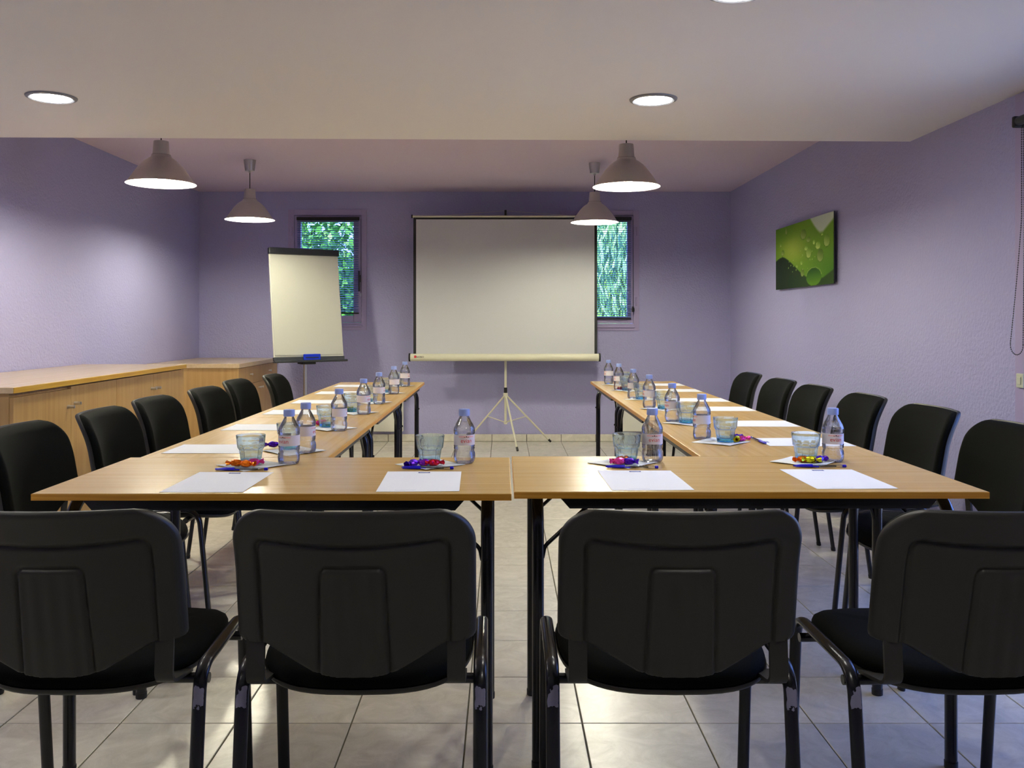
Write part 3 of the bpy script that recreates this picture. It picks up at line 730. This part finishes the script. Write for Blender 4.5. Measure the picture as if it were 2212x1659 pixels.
front = [   # bottle px, glass px, napkin centre px, paper corners (front-left, front-right, back-right, back-left), pen ends, candies
    dict(b=(624.6, 1002), g=(542, 1003), n=(545, 1006), s=((348,1062),(527,1062.3),(590.5,1022),(426.6,1022)), pen=((464,1016.5),(579,1017)),
         c=(((511,1009),.1,'orange'), ((548,1007),.5,'pinkfoil'), ((531,1010.5),-.2,'orange'))),
    dict(b=(1003, 1000), g=(929, 1003.5), n=(929, 1004), s=((807,1062.3),(986.6,1062.3),(1001,1018.5),(842.7,1020)), pen=((868,1013),(979,1014.5)),
         c=(((893,1009),.9,'purple'), ((916,1008),.0,'violet'), ((938,1008),.2,'redfoil'))),
    dict(b=(1409, 997.5), g=(1353.5, 1000), n=(1345, 1001), s=((1320.4,1059),(1500,1059),(1449.7,1017),(1291,1018)), pen=((1310,1011),(1420,1012.5)),
         c=(((1340,1002),.7,'orange'), ((1338,1005),.1,'pinkfoil'), ((1358,1005),-.3,'purple'))),
    dict(b=(1799, 997), g=(1741, 997), n=(1736, 998.5), s=((1758.8,1056.6),(1938.7,1056.3),(1845,1014.5),(1686,1015)), pen=((1715,1009.5),(1826,1010.5)),
         c=(((1735,1000.5),.2,'orange'), ((1752,1001.5),-.1,'yellow'), ((1769,1000.5),.6,'purple'))),
]
for k, d in enumerate(front):
    pl = PLACE[k]
    x, y = onto(*d['b']); placed(bottle_proto, stB, (x, y, TZ+.0015), [-.38, .25, .05, -.05][k], f'water bottle with pale blue cap at the {pl} place of the front tables')
    x, y = onto(*d['g']); placed(tumbler_proto, stG, (x, y, TZ+.0016), .3*k, f'pale blue tumbler at the {pl} place of the front tables')
    x, y = onto(*d['n']); napkin(x, y, PI/4+[.05, -.03, .02, .04][k], f'white paper napkin under the tumbler at the {pl} place of the front tables', k)
    c = [Vector((*onto(*q), 0)) for q in d['s']]; cen = sum(c, Vector())/4; ax = (c[1]-c[0])+(c[2]-c[3])
    placed(sheet_proto, stS, (cen.x, cen.y, TZ+.0002), math.atan2(ax.y, ax.x), f'blank white sheet with blue logo at the {pl} place of the front tables')
    a, b = onto(*d['pen'][0]), onto(*d['pen'][1])
    placed(pen_proto, stP, ((a[0]+b[0])/2, (a[1]+b[1])/2, TZ+.0006), math.atan2(b[1]-a[1], b[0]-a[0]), f'blue capped ballpoint pen behind the sheet at the {pl} place of the front tables')
    for j, (q, rz, col) in enumerate(d['c']):
        x, y = onto(*q); nm = {'pinkfoil':'pink', 'redfoil':'red'}.get(col, col)
        candy(x, y, rz, col, f'{nm} foil wrapped candy{["", " in the middle", " at the right"][j] if k == 0 else ""} beside the {pl} front tumbler')
leftB = [2.914, 3.507, 4.124, 4.637, 5.272, 5.87]; leftP = [3.0, 3.61, 4.21, 4.755, 5.35, 5.92]; leftG = [2.99, 3.62, 4.23, 4.757, 5.375, 5.97]
rightB = [3.26, 3.83, 4.43, 4.97, 5.59, 6.13]; rightP = [3.17, 3.74, 4.37, 4.865, 5.53, 6.04]; rightG = [3.17, 3.76, 4.365, 4.90, 5.52, 6.02]
glx = [-.715, -.714, -.712, -.70, -.70, -.697]; grx = [.792, .775, .788, .762, .768, .815]
for k in range(6):
    w_ = ORD[k]
    placed(bottle_proto, stB, (-.644, leftB[k], TZ+.0015), 1.55+.3*math.sin(k*2.1), f'water bottle with pale blue cap, {w_} from the camera along the left tables')
    placed(bottle_proto, stB, (.728, rightB[k], TZ+.0015), -1.5+.3*math.sin(k*1.7), f'water bottle with pale blue cap, {w_} from the camera along the right tables')
    placed(tumbler_proto, stG, (glx[k], leftG[k], TZ+.0016), k, f'pale blue tumbler, {w_} from the camera along the left tables')
    placed(tumbler_proto, stG, (grx[k], rightG[k], TZ+.0016), k*.7, f'pale blue tumbler, {w_} from the camera along the right tables')
    napkin(-.690, leftG[k]-.045, PI/4+.06*math.sin(k), f'white paper napkin under the {w_} tumbler along the left tables', k)
    napkin(.775, rightG[k]-.005, PI/4+.05*math.sin(k+1), f'white paper napkin under the {w_} tumbler along the right tables', k+1)
    placed(sheet_proto, stS, (-.962, leftP[k], TZ+.0002), -PI/2, f'blank white sheet, {w_} from the camera along the left tables')
    placed(sheet_proto, stS, (1.068, rightP[k], TZ+.0002), PI/2, f'blank white sheet, {w_} from the camera along the right tables')
x, y = onto(1622, 947.5); x2, y2 = onto(1653, 961)
placed(pen_proto, stP, ((x+x2)/2, (y+y2)/2, TZ+.0012), math.atan2(y-y2, x-x2), 'blue capped ballpoint pen lying aslant on the first sheet of the right tables')
for (q, rz, col, lab) in (((590, 968), .15, 'purple', 'purple foil wrapped candy by the first napkin of the left tables'),
    ((690, 920), .8, 'pinkfoil', 'pink foil wrapped candy beside the second tumbler of the left tables'), ((694, 917), -.4, 'yellow', 'yellow foil wrapped candy beside the second tumbler of the left tables'),
    ((749, 889), .5, 'yellow', 'yellow foil wrapped candy beside the third tumbler of the left tables'),
    ((1591, 951), .7, 'purple', 'purple foil wrapped candy beside the first tumbler of the right tables'), ((1592, 955.5), 1.2, 'yellow', 'yellow foil wrapped candy beside the first tumbler of the right tables'),
    ((1602, 954.5), .2, 'pinkfoil', 'pink foil wrapped candy beside the first tumbler of the right tables'), ((1344, 842.5), .3, 'redfoil', 'red foil wrapped candy beside a far tumbler of the right tables')):
    x, y = onto(*q); candy(x, y, rz, col, lab)

# ------------------------------------------------------------------ tripod projection screen
PX, PY = .026, 8.27
ps = thing('projection_screen', 'white projection screen with black border on a cream tripod', 'screen', (PX, PY, 0))
def loc(px, py, D): p = at(px, py, D); return Vector((p.x-PX, p.y-PY, p.z))
DS = 8.20
c0, c1 = loc(885, 772, DS), loc(1295, 772, DS)
MB().tube([(c0.x, DS-PY, c0.z), (c1.x, DS-PY, c1.z)], .034, 24, ref=(0,0,1)).build('roller_case', M['cream'], ps, 50)
for cc, s in ((c0, -1), (c1, 1)):
    MB().tube([(cc.x-.008, DS-PY, cc.z), (cc.x+.020*0+.008, DS-PY, cc.z)], .0385, 24, ref=(0,0,1)).build('end_cap', M['black'], ps, 50)
a, b = loc(893, 766, DS), loc(1290, 469, DS)
MB().box(a.x, b.x, .0-.072, -.0705, a.z, b.z).build('screen_border', M['black'], ps)
a2, b2 = loc(899, 766, DS), loc(1284, 474, DS)
MB().box(a2.x, b2.x, -.0745, -.0722, a2.z, b2.z).build('screen_fabric', M['screen'], ps)
MB().tube([(a.x-.012, -.071, b.z+.006), (b.x+.012, -.071, b.z+.006)], .0095, 12, ref=(0,0,1)).build('top_bar', M['cream'], ps, 50)
for xx in (a.x-.012, b.x+.012):
    MB().box(xx-.006, xx+.006, -.083, -.059, b.z-.010, b.z+.022, .002).build('bar_cap', M['black'], ps)
hk = loc(1092, 455, DS)
MB().box(-.010, .010, -.03, .004, b.z+.020, hk.z+.012, .003).build('hook', M['black'], ps)
MB().tube([(-.62, -.071, b.z+.010), (-.01, -.022, hk.z+.004)], .0015, 5).tube([(.62, -.071, b.z+.010), (.01, -.022, hk.z+.004)], .0015, 5).build('hanging_cord', M['cream'], ps)
jz = loc(1092, 850, PY).z
MB().tube([(0, .010, jz-.28), (0, .010, hk.z)], .0115, 14).build('pole', M['cream'], ps, 50)
MB().tube([(0, .010, jz-.01), (0, .010, jz+.055)], .0155, 14).build('pole_collar', M['black'], ps, 50)
MB().lathe([(0,-.03),(.020,-.028),(.022,.0),(.012,.008),(0,.008)], 14, c=(0, .010, jz)).build('leg_hub', M['cream'], ps, 40)
sl_z = jz-.27
MB().lathe([(0,0),(.016,0),(.016,.03),(0,.03)], 12, c=(0, .010, sl_z-.015)).build('sliding_hub', M['cream'], ps, 40)
for fx, fy in ((.105, 7.84-PY+.05), (.43, .215), (-.38, .215)):
    hip = Vector((0, .010, jz-.01)); foot = Vector((fx, fy, .014)); dirv = (foot-hip).normalized(); hip = hip+dirv*.016
    MB().tube([hip, foot-dirv*.012], .0085, 10).build('leg', M['cream'], ps, 50)
    MB().tube([foot-dirv*.035, foot+dirv*.0], .0105, 10).build('foot_cap', M['black'], ps, 50)
    mid = hip+(foot-hip)*.44
    MB().tube([(Vector((0, .010, sl_z))), mid], .0045, 8).build('strut', M['cream'], ps, 50)
lm_ = text_mesh('NOBO', .024); lm_.materials.clear(); lm_.materials.append(M['black']); lm_.name = 'case_lettering'
o = ob('case_lettering', lm_, ps); o.location = (loc(908, 772, DS).x, DS-PY-.0345, loc(908, 771, DS).z); o.rotation_euler = (PI/2, 0, 0)
p = loc(898, 770.5, DS)
MB().box(p.x-.011, p.x+.008, DS-PY-.0352, DS-PY-.0335, p.z-.010, p.z+.012).build('case_logo', M['red'], ps)

# ------------------------------------------------------------------ flip chart
th = math.radians(33)
fc = thing('flip_chart', 'flip chart easel with blank white paper pad before the left window', 'flip chart', (-1.742, 7.86, 0), th)
tilt = math.radians(8.5); BZ = .836; BW, BH = .638, .968
bd = Matrix.Translation((.012, -.075, BZ)) @ Matrix.Rotation(-tilt, 4, 'X')
def onboard(mb): mb.v = [tuple(bd @ Vector(v)) for v in mb.v]; return mb
onboard(MB().box(-BW/2, BW/2, 0, .018, 0, BH, .003)).build('board', M['heater'], fc)
pad = MB(); nx, nz = 24, 30; P = []
for j in range(nz+1):
    v = j/nz; row = []
    for i in range(nx+1):
        u = i/nx; fold = .004*math.exp(-((u-.72-.10*(1-v))/.03)**2)*max(0, v-.25) + .003*math.exp(-((u-.33)/.06)**2)*max(0, v-.4)
        row.append((-BW/2+.006+u*(BW-.014), -.006-.010*max(0, .25-v)-fold-.002*math.sin(u*5+1)*(1-v), .030+v*(BH-.055)))
    P.append(row)
pad.grid(P); q = len(pad.v); pad.grid([[(x_, -.0008, z_) for x_, y_, z_ in r] for r in P]); m_ = nx+1
for i in range(nx): pad.f += [(i, q+i, q+i+1, i+1), (nz*m_+i, nz*m_+i+1, q+nz*m_+i+1, q+nz*m_+i)]
for j in range(nz): pad.f += [(j*m_, (j+1)*m_, q+(j+1)*m_, q+j*m_), (j*m_+nx, q+j*m_+nx, q+(j+1)*m_+nx, (j+1)*m_+nx)]
onboard(pad).build('paper_pad', M['pad'], fc, 60)
onboard(MB().box(-BW/2-.004, BW/2+.004, -.028, .024, BH-.048, BH+.008, .006)).build('clamp_bar', M['darkgrey'], fc)
onboard(MB().box(-BW/2-.004, BW/2+.004, -.012, .020, -.018, .014, .003)).build('bottom_rail', M['darkgrey'], fc)
tr = MB().tube([(-BW/2+.002, -.120, BZ-.022), (BW/2+.025, -.120, BZ-.022)], .017, 14, ref=(0,1,0), r2=.011).box(-BW/2+.002, BW/2+.02, -.118, -.066, BZ-.031, BZ-.024, .002)
tr.build('pen_tray', M['darkgrey'], fc, 50)
MB().box(-.062, .062, -.10, .03, BZ-.052, BZ-.031, .006).build('tray_bracket', M['black'], fc)
MB().tube([(0, 0, .05), (0, 0, BZ+.25)], .017, 16).build('pole', M['steel'], fc, 50)
MB().box(-.03, .03, -.026, .02, BZ+.2, BZ+.26, .006).build('tilt_joint', M['black'], fc)
for i in range(5):
    a = 2*PI*i/5+.3
    MB().tube([(.02*math.cos(a), .02*math.sin(a), .07), (.30*math.cos(a), .30*math.sin(a), .045)], .016, 8, r2=.012).build('base_arm', M['darkgrey'], fc, 50)
    MB().lathe([(0,0),(.022,.0),(.024,.03),(0,.034)], 12, c=(.30*math.cos(a), .30*math.sin(a), .0005)).build('glide', M['black'], fc, 40)
MB().lathe([(0,.05),(.03,.05),(.03,.10),(0,.10)], 16).build('base_hub', M['darkgrey'], fc, 40)
er = thing('board_eraser', 'blue board eraser standing on the flip chart tray', 'eraser', (0,0,0), th)
er.location = Matrix.Translation((-1.742, 7.86, 0)) @ Matrix.Rotation(th, 4, 'Z') @ Vector((.025, -.094, BZ-.0235))
MB().box(-.078, .078, -.012, .003, .0, .062, .005).build('body', M['blue'], er)
MB().box(-.060, .060, -.0135, -.0118, .026, .036, .0006).build('slot', M['darkgrey'], er)

# ------------------------------------------------------------------ picture on the right wall
pic = thing('canvas_picture', 'wide canvas print of a green leaf with water drops on the right wall', 'picture', (XR-.001, 6.451, 1.646))
PWd, PHt = 1.234, .475
MB().box(-.030, -.020, -PWd/2, PWd/2, -PHt/2, PHt/2, .001).build('canvas', M['darkgrey'], pic)
MB().box(-.0198, 0, -PWd/2+.08, PWd/2-.08, -PHt/2+.06, PHt/2-.06).build('backing_frame', M['darkgrey'], pic)
drops = [(.525,.80,.048,.076,.9),(.90,.62,.045,.085,1),(.766,.577,.036,.055,1.15),(.614,.50,.042,.078,1.1),(.80,.43,.05,.09,.85),(.57,.575,.026,.036,1.2),(.70,.64,.02,.03,1.2),(.21,.93,.02,.06,.9),(.61,.70,.032,.04,.95),(.49,.37,.018,.035,1.1),(.41,.33,.015,.025,1.1),(.506,.22,.03,.06,.85),(.14,.59,.03,.045,.95),(.1,.72,.015,.03,1.1),(.83,.72,.012,.02,1.2)]
rd = random.Random(11)
for _ in range(26): drops.append((rd.uniform(.25, .75), rd.uniform(.25, .62), .006, .010, 1.15))
def lerp(a, b, t): t = max(0, min(1, t)); return tuple(x+(y-x)*t for x, y in zip(a, b))
def leafcol(u, v):
    c = lerp((92, 128, 34), (140, 160, 62), math.exp(-(((u-.33)/.22)**2+((v-.6)/.22)**2)))
    c = lerp(c, (48, 92, 22), max(0, min(1, (u-.55)*1.6))*max(0, min(1, (.62-v)*2.2)))
    c = lerp(c, (66, 104, 26), max(0, min(1, (v-.75)*3))*max(0, 1-u*1.6))
    edge = .62+(.17*math.cos((u-.8)*9) if u < .8 else .17-.02*0)     # pale sky notch at top right
    vb = .73+2.6*max(0, .8-u)**1.3+.9*max(0, u-.84)
    if v > vb: c = lerp(c, (168, 180, 162), (v-vb)/.05)
    # dark hollow along the bottom
    if u < .14: hb = .47+.05*math.sin(u/.14*PI/2)
    elif u < .62: t = (u-.14)/.48; hb = .52-.40*(t*t*(3-2*t))*.5-.40*t*.5
    elif u < .84: hb = .10
    else: hb = .10+.10*((u-.84)/.16)
    if v < hb+.004: c = lerp((60, 92, 30), lerp((30, 40, 26), (44, 66, 26), max(0, (u-.1)*1.3)), (hb+.004-v)/.02)
    # big bead at the bottom
    dx, dy = (u-.695)/.125, (v-.135)/.135
    r2 = dx*dx+dy*dy
    if r2 < 1: c = lerp((84, 124, 32), (42, 76, 24), dy*.6+.55); 
    if .88 < r2 < 1.06 and dy > .1: c = (112, 138, 62)
    for (du, dv, ru, rv, br) in drops:
        a, b = (u-du)/ru, (v-dv)/rv; q = a*a+b*b
        if q < 1: c = lerp((84*br, 118*br, 36*br), (150*br, 165*br, 92*br), .5-.45*b-.2*a)
        elif q < 1.5 and b < 0: c = lerp(c, (50, 80, 24), .5*(1.5-q)/.5)
    return c
nu, nv = 200, 90
pr = MB().grid([[(-.0304, PWd/2-PWd*i/nu, -PHt/2+PHt*j/nv) for i in range(nu+1)] for j in range(nv+1)])
pm = pr.mesh('printed_leaf', None); att = pm.color_attributes.new('print', 'FLOAT_COLOR', 'POINT')
for j in range(nv+1):
    for i in range(nu+1):
        c = leafcol(i/nu, j/nv); att.data[j*(nu+1)+i].color = (*srgb(*[max(0, min(255, x*1.16)) for x in c]), 1)
m = mat('leaf_print', (.2,.3,.1), .7, spec=.12); a = m.node_tree.nodes.new('ShaderNodeAttribute'); a.attribute_name = 'print'
m.node_tree.links.new(a.outputs['Color'], m.node_tree.nodes['Principled BSDF'].inputs['Base Color']); pm.materials.append(m)
ob('printed_leaf', pm, pic)

# ------------------------------------------------------------------ sideboard and drawer cabinet along the left wall
sb = thing('sideboard', 'long low wooden sideboard with four doors along the left wall', 'sideboard', (XL+.005, 4.01, 0))
SX, SL, SZ = .713, 2.19, .862
MB().box(0, SX-.022, .02, SL-.01, .06, SZ-.030).build('carcass', M['oak'], sb)
MB().box(0, SX-.05, .03, SL-.02, 0, .06).build('plinth', M['oak'], sb)
MB().box(0, SX+.010, 0, SL, SZ-.029, SZ, .004).build('top', M['oak_top'], sb)
MB().box(SX+.0085, SX+.0125, .001, SL-.001, SZ-.0275, SZ-.002, .001).build('top_edge_band', M['oak_edge'], sb)
handle_me = MB().lathe([(0,0),(.0085,0),(.0085,.036),(0,.036)], 12).mesh('handle', M['steel'], 40)
dw = (SL-.035)/4
for k in range(4):
    drop = .012 if k == 0 else 0
    dY = .022+k*dw
    d = MB().box(SX-.0215, SX-.002, dY+.0015, dY+dw-.0015, .065, SZ-.036-drop, .001).build('door', M['oak'], sb)
    hy = dY+dw-.035 if k % 2 == 0 else dY+.035
    h = ob('handle', handle_me, d); h.location = (SX-.003, hy, SZ-.125-drop); h.rotation_euler = (0, PI/2, 0)
cb = thing('drawer_cabinet', 'wooden cabinet with two drawers in the back left corner', 'cabinet', (XL+.005, 7.315, 0))
QX, QL, QZ = .758, YB-7.315-.02, .810
MB().box(0, QX-.024, .01, QL, .05, QZ-.037).build('carcass', M['oak'], cb)
MB().box(0, QX-.05, .03, QL, 0, .05).build('plinth', M['oak'], cb)
MB().box(0, QX+.004, 0, QL, QZ-.036, QZ, .002).build('top', M['oak_top'], cb)
MB().box(QX-.0235, QX-.004, .004, .034, .052, QZ-.038, .001).build('end_panel', M['oak'], cb)
knob = MB().lathe([(0,0),(.005,0),(.005,.016),(.009,.018),(.009,.026),(0,.027)], 12).mesh('knob', M['steel'], 40)
qd = (QL-.04)/2
for k in range(2):
    y0_ = .037+k*qd
    d = MB().box(QX-.0235, QX-.004, y0_, y0_+qd-.002, QZ-.185, QZ-.040, .001).build('drawer', M['oak'], cb)
    h = ob('knob', knob, d); h.location = (QX-.005, y0_+qd/2, QZ-.105); h.rotation_euler = (0, PI/2, 0)
    d = MB().box(QX-.0235, QX-.004, y0_, y0_+qd-.002, .055, QZ-.189, .001).build('door', M['oak'], cb)
    h = ob('knob', knob, d); h.location = (QX-.005, y0_+(qd-.035 if k == 0 else .033), QZ-.235); h.rotation_euler = (0, PI/2, 0)

# ------------------------------------------------------------------ convector heaters under the windows
def heater(x0, x1, label):
    t = thing('convector_heater', label, 'heater', ((x0+x1)/2, YB-.001, .105), group='white convector heaters on the back wall'); w = x1-x0
    MB().box(-w/2, w/2, -.088, -.014, 0, .43, .008).build('casing', M['heater'], t)
    MB().box(-w/2+.06, w/2-.06, -.014, 0, .05, .38).build('wall_bracket', M['black'], t)
    for i in range(6):
        MB().box(-w/2+.05, w/2-.05, -.0905, -.0875, .345+i*.012, .350+i*.012, .001).build('louvre', M['heater'], t)
heater(-1.56, -.953, 'white convector heater on back wall behind the far left table')
heater(1.083, 1.69, 'white convector heater on back wall behind the far right table')
